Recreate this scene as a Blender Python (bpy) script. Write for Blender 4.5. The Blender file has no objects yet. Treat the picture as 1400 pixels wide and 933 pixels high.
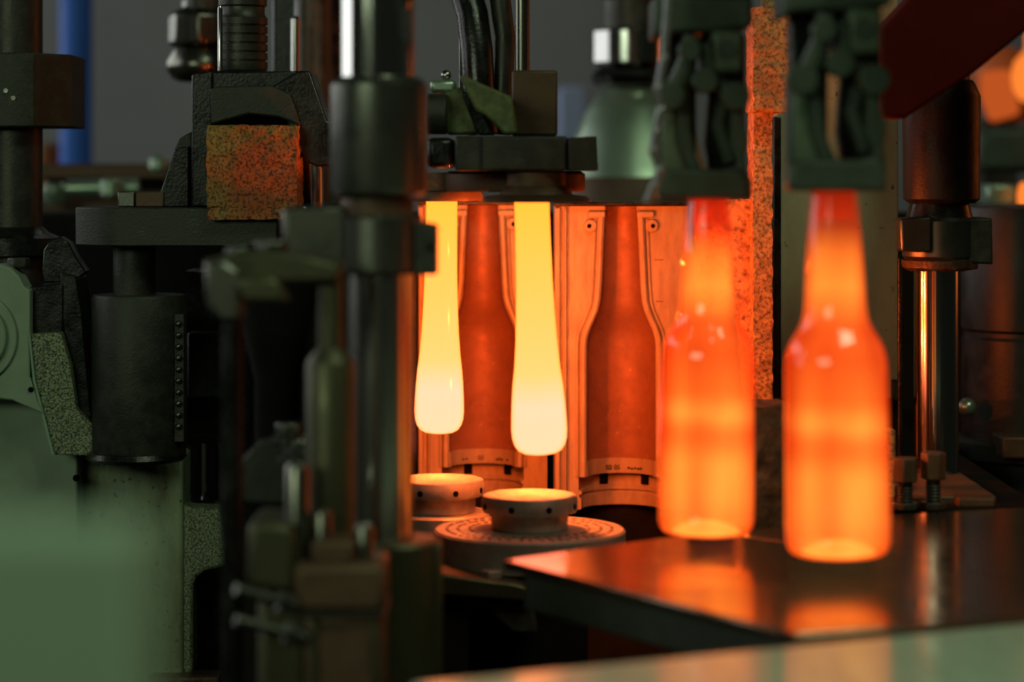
import bpy, bmesh, math, random
from mathutils import Vector, Matrix, noise

random.seed(7)
S = bpy.context.scene
COL = S.collection
F = 3305.0      # focal length in pixels of the 1400 px wide frame (85 mm on a 36 mm sensor)
HY = 230.0      # pixel row of the horizon
CZ = 1.35       # camera height above the floor
PZ0 = CZ - 0.243  # level of the dead plates

# ------------------------------------------------------------------ camera
cam = bpy.data.cameras.new('camera')
cam.lens = 85.0
cam.sensor_width = 36.0
cam.sensor_fit = 'HORIZONTAL'
cam.shift_y = -(466.5 - HY) / 1400.0
cam.dof.use_dof = True
cam.dof.focus_distance = 1.98
cam.dof.aperture_fstop = 4.4
cam.clip_start = 0.05
camo = bpy.data.objects.new('camera', cam)
camo.location = (0, 0, CZ)
camo.rotation_euler = (math.pi / 2, 0, 0)
COL.objects.link(camo)
S.camera = camo

# ------------------------------------------------------------------ world, lamps, exposure
w = bpy.data.worlds.new('hall_ambient')
S.world = w
w.use_nodes = True
w.node_tree.nodes['Background'].inputs[0].default_value = (0.75, 0.9, 0.65, 1)
w.node_tree.nodes['Background'].inputs[1].default_value = 0.012
S.view_settings.view_transform = 'Standard'
S.view_settings.look = 'None'
S.view_settings.gamma = 1
S.view_settings.exposure = 0.0
try:
    S.cycles.use_denoising = True
    S.cycles.sample_clamp_indirect = 6.0
    S.cycles.max_bounces = 8
    S.cycles.transparent_max_bounces = 12
except Exception:
    pass


def area_lamp(name, loc, target, sx, sy, power, colour):
    l = bpy.data.lights.new(name, 'AREA')
    l.shape = 'RECTANGLE'
    l.size = sx
    l.size_y = sy
    l.energy = power
    l.color = colour
    o = bpy.data.objects.new(name, l)
    o.location = loc
    o.rotation_euler = (Vector(target) - Vector(loc)).to_track_quat('-Z', 'Y').to_euler()
    COL.objects.link(o)
    return o


# green fluorescent hall lamps in front and to the left, daylight from hall windows behind on the left
area_lamp('hall_lamp', (-1.4, -0.8, 1.95), (-0.1, 1.6, 1.2), 1.4, 0.5, 13.5, (0.8, 1.0, 0.66))
area_lamp('hall_lamp', (1.0, 0.1, 3.3), (0.25, 1.2, 1.1), 1.4, 0.4, 22, (0.78, 1.0, 0.66))
area_lamp('hall_window', (-3.2, 3.7, 2.2), (0.0, 3.2, 1.5), 4.6, 1.5, 46, (0.95, 1.0, 0.98))
area_lamp('hall_lamp', (0.2, 5.0, 3.8), (0.0, 6.6, 1.3), 2.0, 0.4, 10, (1.0, 0.97, 0.9))
# the glow of the furnace feeder further down the line on the right
area_lamp('furnace_glow', (2.6, 3.2, 1.75), (0.0, 1.7, 1.3), 0.9, 1.3, 5, (1.0, 0.2, 0.03))


# ------------------------------------------------------------------ materials
def nt(name):
    m = bpy.data.materials.new(name)
    m.use_nodes = True
    t = m.node_tree
    for n in list(t.nodes):
        t.nodes.remove(n)
    out = t.nodes.new('ShaderNodeOutputMaterial')
    return m, t, out


def nd(t, kind, **kw):
    n = t.nodes.new(kind)
    for k, v in kw.items():
        if k.startswith('i_'):
            n.inputs[k[2:].replace('_', ' ')].default_value = v
        else:
            setattr(n, k, v)
    return n


def ramp(t, stops, fac, interp='LINEAR'):
    r = t.nodes.new('ShaderNodeValToRGB')
    r.color_ramp.interpolation = interp
    e = r.color_ramp.elements
    while len(e) < len(stops):
        e.new(0.5)
    for el, (p, c) in zip(e, stops):
        el.position = p
        el.color = (c[0], c[1], c[2], 1) if len(c) == 3 else c
    t.links.new(fac, r.inputs[0])
    return r


def surf(name, base, dirt, rough=0.45, metal=0.5, scale=40.0, cover=0.5, hard=0.15, bump=0.25, bscale=300.0,
         rough2=None, spec=0.5, grain=None, mottled=None):
    """a metal or paint skin: base colour with dirt or wear in noise patches, fine cast relief"""
    m, t, out = nt(name)
    tc = nd(t, 'ShaderNodeTexCoord')
    mp = nd(t, 'ShaderNodeMapping')
    t.links.new(tc.outputs['Object'], mp.inputs[0])
    if grain:
        mp.inputs['Scale'].default_value = grain
    n1 = nd(t, 'ShaderNodeTexNoise', i_Scale=scale, i_Detail=6.0, i_Roughness=0.65)
    t.links.new(mp.outputs[0], n1.inputs['Vector'])
    r1 = ramp(t, [(max(0, cover - hard), base), (min(1, cover + hard), dirt)], n1.outputs[0])
    colour = r1.outputs[0]
    if mottled:
        n3 = nd(t, 'ShaderNodeTexNoise', i_Scale=mottled[0], i_Detail=3.0)
        t.links.new(tc.outputs['Object'], n3.inputs['Vector'])
        r3 = ramp(t, [(mottled[2], (0, 0, 0)), (mottled[2] + 0.06, (1, 1, 1))], n3.outputs[0])
        mx = nd(t, 'ShaderNodeMix', data_type='RGBA')
        t.links.new(r3.outputs[0], mx.inputs[0])
        t.links.new(colour, mx.inputs[6])
        mx.inputs[7].default_value = (*mottled[1], 1)
        colour = mx.outputs[2]
    b = nd(t, 'ShaderNodeBsdfPrincipled', i_Metallic=metal)
    b.inputs['Specular IOR Level'].default_value = spec
    t.links.new(colour, b.inputs['Base Color'])
    rr = rough2 if rough2 is not None else min(1, rough + 0.2)
    r2 = ramp(t, [(0.35, (rough,) * 3), (0.7, (rr,) * 3)], n1.outputs[0])
    t.links.new(r2.outputs[0], b.inputs['Roughness'])
    n2 = nd(t, 'ShaderNodeTexNoise', i_Scale=bscale, i_Detail=4.0)
    t.links.new(mp.outputs[0], n2.inputs['Vector'])
    bp = nd(t, 'ShaderNodeBump', i_Strength=bump * .6, i_Distance=0.0012)
    t.links.new(n2.outputs[0], bp.inputs['Height'])
    t.links.new(bp.outputs[0], b.inputs['Normal'])
    t.links.new(b.outputs[0], out.inputs[0])
    return m


M = {}
M['black'] = surf('oily_black_iron', (.008, .008, .007), (.02, .019, .016), .2, .4, 60, .55, .15, .28, 420)
M['void'] = surf('sooty_black_iron', (.006, .006, .006), (.014, .012, .01), .7, .0, 20, .5, .2, .4, 300, spec=.04)
M['dark'] = surf('dark_worn_steel', (.035, .034, .028), (.065, .062, .05), .36, .6, 50, .6, .2, .3, 380)
M['slate'] = surf('blackened_cast_iron', (.026, .027, .02), (.055, .053, .04), .45, .4, 70, .6, .15, .5, 500)
M['brown'] = surf('brown_oiled_iron', (.075, .04, .022), (.12, .065, .032), .45, .4, 45, .55, .2, .35, 350)
M['satin'] = surf('satin_machined_steel', (.15, .15, .13), (.08, .075, .06), .24, .9, 30, .6, .2, .12, 300)
M['chrome'] = surf('ground_chrome_steel', (.42, .41, .4), (.3, .29, .27), .1, 1.0, 60, .6, .2, .02, 300, rough2=.2, grain=(1, 1, .08))
M['mirror'] = surf('polished_chrome_steel', (.62, .6, .57), (.52, .5, .47), .07, 1.0, 60, .6, .2, .02, 300, rough2=.14, grain=(1, 1, .08))
M['softchrome'] = surf('worn_chrome_steel', (.6, .57, .52), (.5, .47, .43), .17, 1.0, 60, .6, .2, .03, 300, rough2=.26, grain=(1, 1, .08))
M['dullrod'] = surf('dull_ground_steel', (.16, .155, .13), (.09, .085, .07), .22, .95, 60, .6, .2, .04, 300, rough2=.34, grain=(1, 1, .1))
M['olive'] = surf('olive_oiled_steel', (.085, .078, .04), (.04, .038, .02), .36, .6, 40, .55, .2, .2, 300)
M['green'] = surf('pale_green_paint', (.24, .31, .22), (.16, .22, .14), .5, .0, 14, .6, .2, .15, 200)
M['greenstain'] = surf('stained_green_paint', (.22, .27, .16), (.1, .11, .05), .5, .0, 30, .5, .12, .3, 250, grain=(1, 1, .35), mottled=(170, (.04, .042, .025), .62))
M['speckle'] = surf('speckled_green_casting', (.26, .3, .17), (.02, .02, .014), .5, .1, 640, .5, .08, .7, 620)
M['moss'] = surf('mossy_green_casting', (.12, .15, .045), (.04, .05, .018), .5, .1, 90, .5, .15, .5, 400)
M['guard'] = surf('grey_green_guard_paint', (.23, .32, .225), (.2, .28, .2), .55, .0, 8, .5, .3, .1, 150)
M['tong'] = surf('dark_green_tong_steel', (.06, .078, .055), (.03, .038, .028), .45, .2, 40, .55, .2, .2, 300)
M['tonglight'] = surf('light_green_tong_steel', (.12, .16, .1), (.07, .09, .06), .45, .3, 40, .55, .2, .2, 300)
M['mould'] = surf('warm_cast_mould_iron', (.42, .3, .18), (.28, .19, .11), .5, .3, 120, .55, .2, .35, 700, grain=(1, 1, .25))
M['cavity'] = surf('worn_cavity_iron', (.27, .11, .05), (.19, .075, .035), .5, .3, 60, .6, .2, .12, 500, mottled=(260, (.4, .2, .1), .68))
M['plateiron'] = surf('machined_bottom_plate_iron', (.36, .34, .31), (.22, .2, .17), .42, .5, 70, .55, .2, .25, 500)
M['deadplate'] = surf('oiled_dead_plate_steel', (.44, .32, .22), (.28, .2, .13), .12, .95, 22, .55, .2, .05, 60, rough2=.24)
M['deadside'] = surf('dead_plate_edge', (.05, .055, .04), (.03, .03, .022), .5, .3, 40, .5, .2, .2, 200)
M['conveyor'] = surf('brushed_conveyor_steel', (.44, .58, .43), (.32, .43, .32), .13, .0, 40, .5, .2, .06, 90, rough2=.24, spec=.32, grain=(1.0, .25, 1))


def crust(name, a, b, grain_colour, big, fine, cover):
    """two rust tones in patches, peppered with dark grains"""
    m = surf(name, a, b, .6, .0, big, .5, .1, 1.0, 330)
    t = m.node_tree
    bs = next(n for n in t.nodes if n.type == 'BSDF_PRINCIPLED')
    src = bs.inputs['Base Color'].links[0].from_socket
    tc = next(n for n in t.nodes if n.type == 'TEX_COORD')
    n = nd(t, 'ShaderNodeTexNoise', i_Scale=fine, i_Detail=3.0, i_Roughness=.6)
    t.links.new(tc.outputs['Object'], n.inputs['Vector'])
    r = ramp(t, [(cover - .1, (0, 0, 0)), (cover + .1, (1, 1, 1))], n.outputs[0])
    mx = nd(t, 'ShaderNodeMix', data_type='RGBA')
    t.links.new(r.outputs[0], mx.inputs[0])
    t.links.new(src, mx.inputs[6])
    mx.inputs[7].default_value = (*grain_colour, 1)
    t.links.new(mx.outputs[2], bs.inputs['Base Color'])
    return m


M['yellowrust'] = crust('yellow_rust_crust', (.26, .2, .03), (.36, .075, .01), (.03, .018, .008), 11, 420, .54)
M['rust'] = crust('thick_rust', (.46, .26, .08), (.36, .16, .05), (.11, .05, .02), 60, 330, .54)
M['scale'] = crust('flaking_orange_scale', (.62, .32, .13), (.5, .2, .07), (.16, .065, .025), 40, 130, .56)
M['cinder'] = surf('black_cinder_crust', (.13, .07, .04), (.04, .022, .013), .3, .3, 100, .5, .15, 1.0, 260)
M['board'] = surf('stained_tan_plate', (.46, .43, .27), (.27, .23, .13), .6, .1, 18, .55, .2, .25, 250, grain=(1, 1, .3), mottled=(150, (.08, .06, .035), .68))
M['soot'] = surf('sooty_black_sleeve', (.007, .006, .006), (.011, .009, .008), .34, .0, 60, .55, .15, .4, 420, spec=.3)
M['redbeam'] = surf('dark_red_paint', (.07, .004, .002), (.055, .003, .002), .6, .0, 20, .5, .2, .1, 200, spec=.08)
M['orangepaint'] = surf('orange_paint', (.75, .16, .03), (.6, .12, .03), .5, .0, 12, .5, .2, .1, 200)
M['blue'] = surf('blue_paint', (.01, .11, .55), (.01, .1, .45), .5, .0, 8, .5, .2, .05, 100)
M['bluepale'] = surf('pale_blue_paint', (.3, .36, .6), (.25, .3, .5), .5, .0, 8, .5, .2, .05, 100)
M['hood'] = surf('pale_green_enamel', (.34, .44, .33), (.3, .38, .29), .27, .75, 8, .5, .2, .05, 100)
M['wall'] = surf('grey_wall_paint', (.2, .205, .2), (.15, .155, .15), .85, .0, 1.6, .5, .25, .05, 30)
M['floor'] = surf('oily_concrete', (.1, .095, .085), (.05, .045, .04), .55, .0, 3, .5, .2, .2, 60)
M['hole'] = surf('dark_hole', (.004, .003, .003), (.006, .005, .004), .9, .0, 40, .5, .2, .0, 100, spec=0)
M['cable'] = surf('grey_link_hose', (.34, .34, .36), (.2, .2, .2), .3, .8, 80, .5, .2, .1, 200)


def hot_parison():
    m, t, out = nt('molten_glass_parison')
    tc = nd(t, 'ShaderNodeTexCoord')
    sx = nd(t, 'ShaderNodeSeparateXYZ')
    t.links.new(tc.outputs['Object'], sx.inputs[0])
    mr = nd(t, 'ShaderNodeMapRange')
    mr.inputs['From Min'].default_value = -0.19
    mr.inputs['From Max'].default_value = 0.0
    t.links.new(sx.outputs['Z'], mr.inputs['Value'])
    core = ramp(t, [(0.0, (4.2, .78, .42)), (0.2, (4.2, .77, .46)), (0.33, (3.8, .72, .2)), (0.55, (3.4, .68, .14)), (1.0, (3.0, .62, .05))], mr.outputs[0])
    edge = ramp(t, [(0.0, (3.2, .66, .1)), (0.5, (3.0, .62, .05)), (1.0, (2.6, .55, .02))], mr.outputs[0])
    lw = nd(t, 'ShaderNodeLayerWeight', i_Blend=0.5)
    fr = ramp(t, [(0.45, (0, 0, 0)), (0.95, (1, 1, 1))], lw.outputs['Facing'])
    mx = nd(t, 'ShaderNodeMix', data_type='RGBA')
    t.links.new(fr.outputs[0], mx.inputs[0])
    t.links.new(core.outputs[0], mx.inputs[6])
    t.links.new(edge.outputs[0], mx.inputs[7])
    em = nd(t, 'ShaderNodeEmission', i_Strength=1.0)
    t.links.new(mx.outputs[2], em.inputs[0])
    ad = nd(t, 'ShaderNodeAddShader')
    gl = nd(t, 'ShaderNodeBsdfGlossy', i_Roughness=0.15)
    gl.inputs[0].default_value = (.004, .004, .004, 1)
    t.links.new(em.outputs[0], ad.inputs[0])
    t.links.new(gl.outputs[0], ad.inputs[1])
    t.links.new(ad.outputs[0], out.inputs[0])
    return m


def hot_bottle():
    m, t, out = nt('red_hot_bottle_glass')
    tc = nd(t, 'ShaderNodeTexCoord')
    sx = nd(t, 'ShaderNodeSeparateXYZ')
    t.links.new(tc.outputs['Object'], sx.inputs[0])
    n1 = nd(t, 'ShaderNodeTexNoise', i_Scale=18.0, i_Detail=2.0)
    mp = nd(t, 'ShaderNodeMapping')
    mp.inputs['Scale'].default_value = (1.6, 1.6, .5)
    t.links.new(tc.outputs['Object'], mp.inputs[0])
    t.links.new(mp.outputs[0], n1.inputs['Vector'])
    ma = nd(t, 'ShaderNodeMath', operation='MULTIPLY_ADD')
    t.links.new(n1.outputs[0], ma.inputs[0])
    ma.inputs[1].default_value = 0.012
    t.links.new(sx.outputs['Z'], ma.inputs[2])
    mr = nd(t, 'ShaderNodeMapRange')
    mr.inputs['From Min'].default_value = 0.006
    mr.inputs['From Max'].default_value = 0.233
    t.links.new(ma.outputs[0], mr.inputs['Value'])
    k = 1.0
    core = ramp(t, [(0.0, (1.5, .42, .05)), (0.025, (.85, .18, .02)), (0.06, (.8, .22, .03)), (0.12, (.85, .26, .036)), (0.2, (.85, .25, .034)),
                    (0.26, (.75, .13, .016)), (0.29, (.75, .13, .016)), (0.335, (.85, .25, .034)), (0.39, (.68, .115, .013)), (0.5, (.6, .068, .008)),
                    (0.58, (.7, .1, .013)), (0.68, (.9, .3, .042)), (0.76, (.75, .2, .026)), (0.84, (.3, .03, .007)), (0.93, (.15, .012, .003)), (1.0, (.25, .02, .004))], mr.outputs[0])
    mp2 = nd(t, 'ShaderNodeMapping')
    mp2.inputs['Scale'].default_value = (1, 1, .16)
    n2 = nd(t, 'ShaderNodeTexNoise', i_Scale=34.0, i_Detail=1.0)
    t.links.new(tc.outputs['Object'], mp2.inputs[0])
    t.links.new(mp2.outputs[0], n2.inputs['Vector'])
    st = ramp(t, [(0.35, (.8, .62, .55)), (0.65, (1.1, 1.3, 1.35))], n2.outputs[0])
    mxs = nd(t, 'ShaderNodeMix', data_type='RGBA', blend_type='MULTIPLY')
    mxs.inputs[0].default_value = 1
    t.links.new(core.outputs[0], mxs.inputs[6])
    t.links.new(st.outputs[0], mxs.inputs[7])
    core = mxs
    lw = nd(t, 'ShaderNodeLayerWeight', i_Blend=0.5)
    fr = ramp(t, [(0.2, (1, .95, .9)), (0.72, (.72, .26, .18))], lw.outputs['Facing'])
    mx = nd(t, 'ShaderNodeMix', data_type='RGBA', blend_type='MULTIPLY')
    mx.inputs[0].default_value = 1
    t.links.new(core.outputs[2], mx.inputs[6])
    t.links.new(fr.outputs[0], mx.inputs[7])
    em = nd(t, 'ShaderNodeEmission', i_Strength=0.95)
    t.links.new(mx.outputs[2], em.inputs[0])
    tr = nd(t, 'ShaderNodeBsdfTransparent')
    tr.inputs[0].default_value = (.7, .42, .28, 1)
    gl = nd(t, 'ShaderNodeBsdfGlossy', i_Roughness=0.08)
    gl.inputs[0].default_value = (1, 1, 1, 1)
    fs = nd(t, 'ShaderNodeFresnel', i_IOR=1.45)
    ms = nd(t, 'ShaderNodeMixShader')
    ge = nd(t, 'ShaderNodeNewGeometry')
    sb = nd(t, 'ShaderNodeMath', operation='SUBTRACT')
    sb.inputs[0].default_value = 1.0
    t.links.new(ge.outputs['Backfacing'], sb.inputs[1])
    mu = nd(t, 'ShaderNodeMath', operation='MULTIPLY')
    t.links.new(fs.outputs[0], mu.inputs[0])
    t.links.new(sb.outputs[0], mu.inputs[1])
    t.links.new(mu.outputs[0], ms.inputs[0])
    t.links.new(tr.outputs[0], ms.inputs[1])
    t.links.new(gl.outputs[0], ms.inputs[2])
    ad = nd(t, 'ShaderNodeAddShader')
    t.links.new(em.outputs[0], ad.inputs[0])
    t.links.new(ms.outputs[0], ad.inputs[1])
    t.links.new(ad.outputs[0], out.inputs[0])
    return m


def hot_base():
    m, t, out = nt('thick_hot_bottle_base')
    em = nd(t, 'ShaderNodeEmission', i_Strength=1.0)
    em.inputs[0].default_value = (1.9, .66, .13, 1)
    t.links.new(em.outputs[0], out.inputs[0])
    return m


M['hotbase'] = hot_base()
M['farglow'] = hot_base()
M['farglow'].name = 'dull_hot_glass'
M['farglow'].node_tree.nodes['Emission'].inputs[0].default_value = (1.1, .25, .035, 1)
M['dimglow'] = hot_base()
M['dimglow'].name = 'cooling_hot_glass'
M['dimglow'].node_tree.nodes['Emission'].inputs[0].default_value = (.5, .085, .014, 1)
M['parison'] = hot_parison()
M['bottle'] = hot_bottle()


# ------------------------------------------------------------------ measuring and mesh helpers
def P(px, py, d):
    return Vector(((px - 700) / F * d, d, CZ - (py - HY) / F * d))


def X(px, d):
    return (px - 700) / F * d


def Z(py, d):
    return CZ - (py - HY) / F * d


def onplane(px, py, z=PZ0):
    d = (CZ - z) * F / (py - HY)
    return Vector((X(px, d), d, z))


def BM():
    return bmesh.new()


def abox(bm, x0, x1, y0, y1, z0, z1):
    v = [bm.verts.new((x, y, z)) for z in (z0, z1) for y in (y0, y1) for x in (x0, x1)]
    for f in ((0, 2, 3, 1), (4, 5, 7, 6), (0, 1, 5, 4), (2, 6, 7, 3), (0, 4, 6, 2), (1, 3, 7, 5)):
        bm.faces.new([v[i] for i in f])
    return bm


def box(px0, px1, py0, py1, d, th, bm=None):
    """a block whose front face, d metres off, spans these pixels"""
    bm = bm or BM()
    return abox(bm, X(px0, d), X(px1, d), d, d + th, Z(py1, d), Z(py0, d))


def aprism(bm, pts, axis, a, b):
    """polygon pts swept along 'y' (pts are x,z) or 'z' (pts are x,y)"""
    if axis == 'y':
        A = [bm.verts.new((p[0], a, p[1])) for p in pts]
        B = [bm.verts.new((p[0], b, p[1])) for p in pts]
    else:
        A = [bm.verts.new((p[0], p[1], a)) for p in pts]
        B = [bm.verts.new((p[0], p[1], b)) for p in pts]
    n = len(pts)
    bm.faces.new(A)
    bm.faces.new(list(reversed(B)))
    for i in range(n):
        j = (i + 1) % n
        bm.faces.new((A[j], A[i], B[i], B[j]))
    bmesh.ops.recalc_face_normals(bm, faces=bm.faces[:])
    return bm


def prism(pts, d, th, bm=None):
    bm = bm or BM()
    return aprism(bm, [(X(p[0], d), Z(p[1], d)) for p in pts], 'y', d, d + th)


def alathe(bm, prof, cx=0, cy=0, seg=48, cap=True):
    """prof: (radius, z) list; a round body about a vertical axis"""
    rings = []
    for r, z in prof:
        if r < 1e-6:
            rings.append([bm.verts.new((cx, cy, z))])
        else:
            rings.append([bm.verts.new((cx + r * math.cos(2 * math.pi * i / seg), cy + r * math.sin(2 * math.pi * i / seg), z)) for i in range(seg)])
    for a, b in zip(rings, rings[1:]):
        for i in range(seg):
            j = (i + 1) % seg
            if len(a) == 1 and len(b) == 1:
                continue
            if len(a) == 1:
                bm.faces.new((a[0], b[j], b[i]))
            elif len(b) == 1:
                bm.faces.new((a[i], a[j], b[0]))
            else:
                bm.faces.new((a[i], a[j], b[j], b[i]))
    if cap:
        for r in (rings[0], rings[-1]):
            if len(r) > 1:
                bm.faces.new(r)
    bmesh.ops.recalc_face_normals(bm, faces=bm.faces[:])
    return bm


def lathe(cpx, d, prof, seg=48, bm=None):
    """prof: (half width px, row px) with the axis d metres off"""
    bm = bm or BM()
    return alathe(bm, [(h / F * d, Z(y, d)) for h, y in prof], X(cpx, d), d, seg)


def tube(pts, r, seg=10, bm=None, flat=1.0):
    """a round bar along points; r may be one radius or one for each point"""
    bm = bm or BM()
    pts = [Vector(p) for p in pts]
    rs = r if isinstance(r, (list, tuple)) else [r] * len(pts)
    rings = []
    up = Vector((0, 1, 0))
    for i, p in enumerate(pts):
        t = (pts[min(i + 1, len(pts) - 1)] - pts[max(i - 1, 0)]).normalized()
        u = up if abs(t.dot(up)) < 0.95 else Vector((1, 0, 0))
        a = t.cross(u).normalized()
        b = a.cross(t).normalized()
        rings.append([bm.verts.new(p + (a * math.cos(2 * math.pi * k / seg) + b * math.sin(2 * math.pi * k / seg) * flat) * rs[i]) for k in range(seg)])
    for A, B in zip(rings, rings[1:]):
        for k in range(seg):
            j = (k + 1) % seg
            bm.faces.new((A[k], A[j], B[j], B[k]))
    bm.faces.new(rings[0])
    bm.faces.new(list(reversed(rings[-1])))
    bmesh.ops.recalc_face_normals(bm, faces=bm.faces[:])
    return bm


def disc_y(c, r, th, seg=28, bm=None):
    """a round boss facing the front: axis along y, front face at c.y"""
    bm = bm or BM()
    A = [bm.verts.new((c[0] + r * math.cos(2 * math.pi * k / seg), c[1], c[2] + r * math.sin(2 * math.pi * k / seg))) for k in range(seg)]
    B = [bm.verts.new((v.co.x, c[1] + th, v.co.z)) for v in A]
    bm.faces.new(A)
    bm.faces.new(B)
    for k in range(seg):
        j = (k + 1) % seg
        bm.faces.new((A[k], A[j], B[j], B[k]))
    bmesh.ops.recalc_face_normals(bm, faces=bm.faces[:])
    return bm


def ball(c, r, bm=None, seg=16):
    bm = bm or BM()
    bmesh.ops.create_uvsphere(bm, u_segments=seg, v_segments=seg // 2 + 2, radius=r, matrix=Matrix.Translation(c))
    return bm


def hexprof(bm, cx, cy, r, z0, z1):
    return aprism(bm, [(cx + r * math.cos(math.pi / 3 * k + .3), cy + r * math.sin(math.pi / 3 * k + .3)) for k in range(6)], 'z', z0, z1)


def roughen(bm, cell, amp, freq):
    """cut a block into a fine net and push it in and out like a crust"""
    for _ in range(6):
        long = [e for e in bm.edges if e.calc_length() > cell]
        if not long:
            break
        bmesh.ops.subdivide_edges(bm, edges=long, cuts=1, use_grid_fill=True)
    bmesh.ops.triangulate(bm, faces=[f for f in bm.faces if len(f.verts) > 4])
    bm.normal_update()
    mv = []
    for v in bm.verts:
        k = noise.noise(v.co * freq) + 0.5 * noise.noise(v.co * freq * 2.3)
        mv.append(v.normal * (k * amp))
    for v, q in zip(bm.verts, mv):
        v.co += q
    return bm


ORG = {}


def obj(name, bm, mat, parent=None, bev=0.0, sharp=35, label=None, kind=None, loc=None):
    """link a bmesh built in world coordinates as ONE mesh object, its origin at its thing's base"""
    me = bpy.data.meshes.new(name)
    if parent is not None:
        org = ORG[parent.name]
    elif loc is not None:
        org = Vector(loc)
    else:
        zs = [v.co.z for v in bm.verts]
        xs = [v.co.x for v in bm.verts]
        ys = [v.co.y for v in bm.verts]
        org = Vector(((min(xs) + max(xs)) / 2, (min(ys) + max(ys)) / 2, min(zs)))
    for v in bm.verts:
        v.co -= org
    bm.to_mesh(me)
    bm.free()
    me.materials.append(M[mat] if isinstance(mat, str) else mat)
    me.polygons.foreach_set('use_smooth', [True] * len(me.polygons))
    me.set_sharp_from_angle(angle=math.radians(sharp))
    o = bpy.data.objects.new(name, me)
    COL.objects.link(o)
    ORG[o.name] = org
    if parent is not None:
        o.parent = parent
    else:
        o.location = org
    if bev:
        b = o.modifiers.new('edge', 'BEVEL')
        b.width = bev
        b.segments = 2
        b.limit_method = 'ANGLE'
        b.angle_limit = math.radians(40)
    if label:
        o['label'] = label
    if kind:
        o['kind'] = kind
    return o


def thing(name, loc, label, cat, group=None):
    o = bpy.data.objects.new(name, None)
    o.empty_display_size = 0.03
    o.location = loc
    COL.objects.link(o)
    o['label'] = label
    o['category'] = cat
    if group:
        o['group'] = group
    ORG[o.name] = Vector(loc)
    return o


def tag(o, label, cat, group=None):
    o['label'] = label
    o['category'] = cat
    if group:
        o['group'] = group
    return o


def dup(root, loc, label, scale=None, rot=None):
    """copy a thing with copies of its parts and their sub-parts"""
    r = root.copy()
    COL.objects.link(r)
    r.location = loc
    r['label'] = label
    if scale:
        r.scale = scale
    if rot is not None:
        r.rotation_euler = rot
    for ch in list(root.children):
        c = ch.copy()
        COL.objects.link(c)
        c.parent = r
        for g in list(ch.children):
            d = g.copy()
            COL.objects.link(d)
            d.parent = c
    return r


BED = CZ - 0.47

# ------------------------------------------------------------------ the setting
o = obj('floor', abox(BM(), -6, 6, -3, 7, -0.1, 0), 'floor', kind='structure')
o = obj('wall_back', abox(BM(), -6, 6, 6.8, 6.95, 0, 5), 'wall', kind='structure')

# the machine bed, and a black wall added behind to hide the lit floor
tag(obj('machine_bed', abox(BM(), -1.0, 1.0, .78, 2.75, 0, BED), 'void', bev=.004), 'black oily machine bed far below the moulds', 'machine bed')
tag(obj('dark_backdrop', abox(BM(), -1.05, 1.05, 2.62, 2.75, BED, Z(292, 2.62)), 'void', bev=.004), 'black wall added behind the moulds to hide the lit floor', 'backdrop')
tag(obj('bed_shelf', abox(BM(), X(1062, 1.78), .395, 1.79, 2.6, BED, PZ0 - .008), 'void', bev=.003), 'black shelf carrying the right column behind the dead plates', 'shelf')
# added black wall behind the foreground column, keeps parison glow off the left machinery
bm = BM()
aprism(bm, [(-.0545 * 1.51 - .006, 1.51), (-.0545 * 1.51 + .006, 1.51), (-.0545 * 2.25 + .006, 2.25), (-.0545 * 2.25 - .006, 2.25)], 'z', BED, Z(300, 1.9))
tag(obj('glow_blocker', bm, 'void', bev=.002), 'black wall added edge-on behind the foreground chrome rod to block the glow', 'carrier')

# ------------------------------------------------------------------ far background
bx = X(104, 4.2)
tag(obj('building_column', alathe(BM(), [(.028, 0), (.028, 4.6)], bx, 4.2, 24), 'blue'), 'blurred bright blue steel column standing before the grey wall', 'column')
t = thing('drum', P(66, 222, 4.4), 'small blurred yellow drum beside the foot of the blue column', 'drum')
tz = Z(196, 4.4)
obj('shell', alathe(BM(), [(.03, tz - .18), (.032, tz - .17), (.032, tz - .02), (.03, tz)], X(68, 4.4), 4.4, 24), 'yellowrust', t)
obj('support', alathe(BM(), [(.02, 0), (.02, tz - .18)], X(68, 4.4), 4.4, 16), 'dark', t)
tag(obj('cabinet', abox(BM(), X(764, 4.2), X(802, 4.2), 4.2, 4.5, 0, Z(118, 4.2)), 'bluepale', bev=.006), 'blurred pale blue cabinet between the brown block and the enamel hood', 'cabinet')

# low machinery behind on the left
t = thing('valve_manifold', P(150, 290, 3.1), 'blurred dark pipe rail with pale green valve fittings, far left', 'valve')
obj('rail', box(40, 262, 224, 246, 3.1, .12), 'brown', t, .004)
obj('body', box(50, 262, 262, 300, 3.05, .14), 'brown', t, .004)
obj('leg', abox(BM(), X(60, 3.1), X(250, 3.1), 3.12, 3.17, 0, Z(230, 3.1)), 'void', t)
obj('valve_fitting', tube([P(92, 258, 3.0), P(190, 256, 3.0)], .011, 14), 'hood', t)
obj('valve_fitting', lathe(76, 3.0, [(14, 278), (18, 272), (18, 256), (12, 250)], 20), 'hood', t)
obj('valve_fitting', lathe(152, 2.98, [(8, 272), (15, 266), (15, 248), (9, 243)], 20), 'hood', t)
obj('valve_fitting', lathe(217, 3.05, [(8, 236), (13, 230), (13, 218), (8, 213)], 20), 'hood', t)

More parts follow.
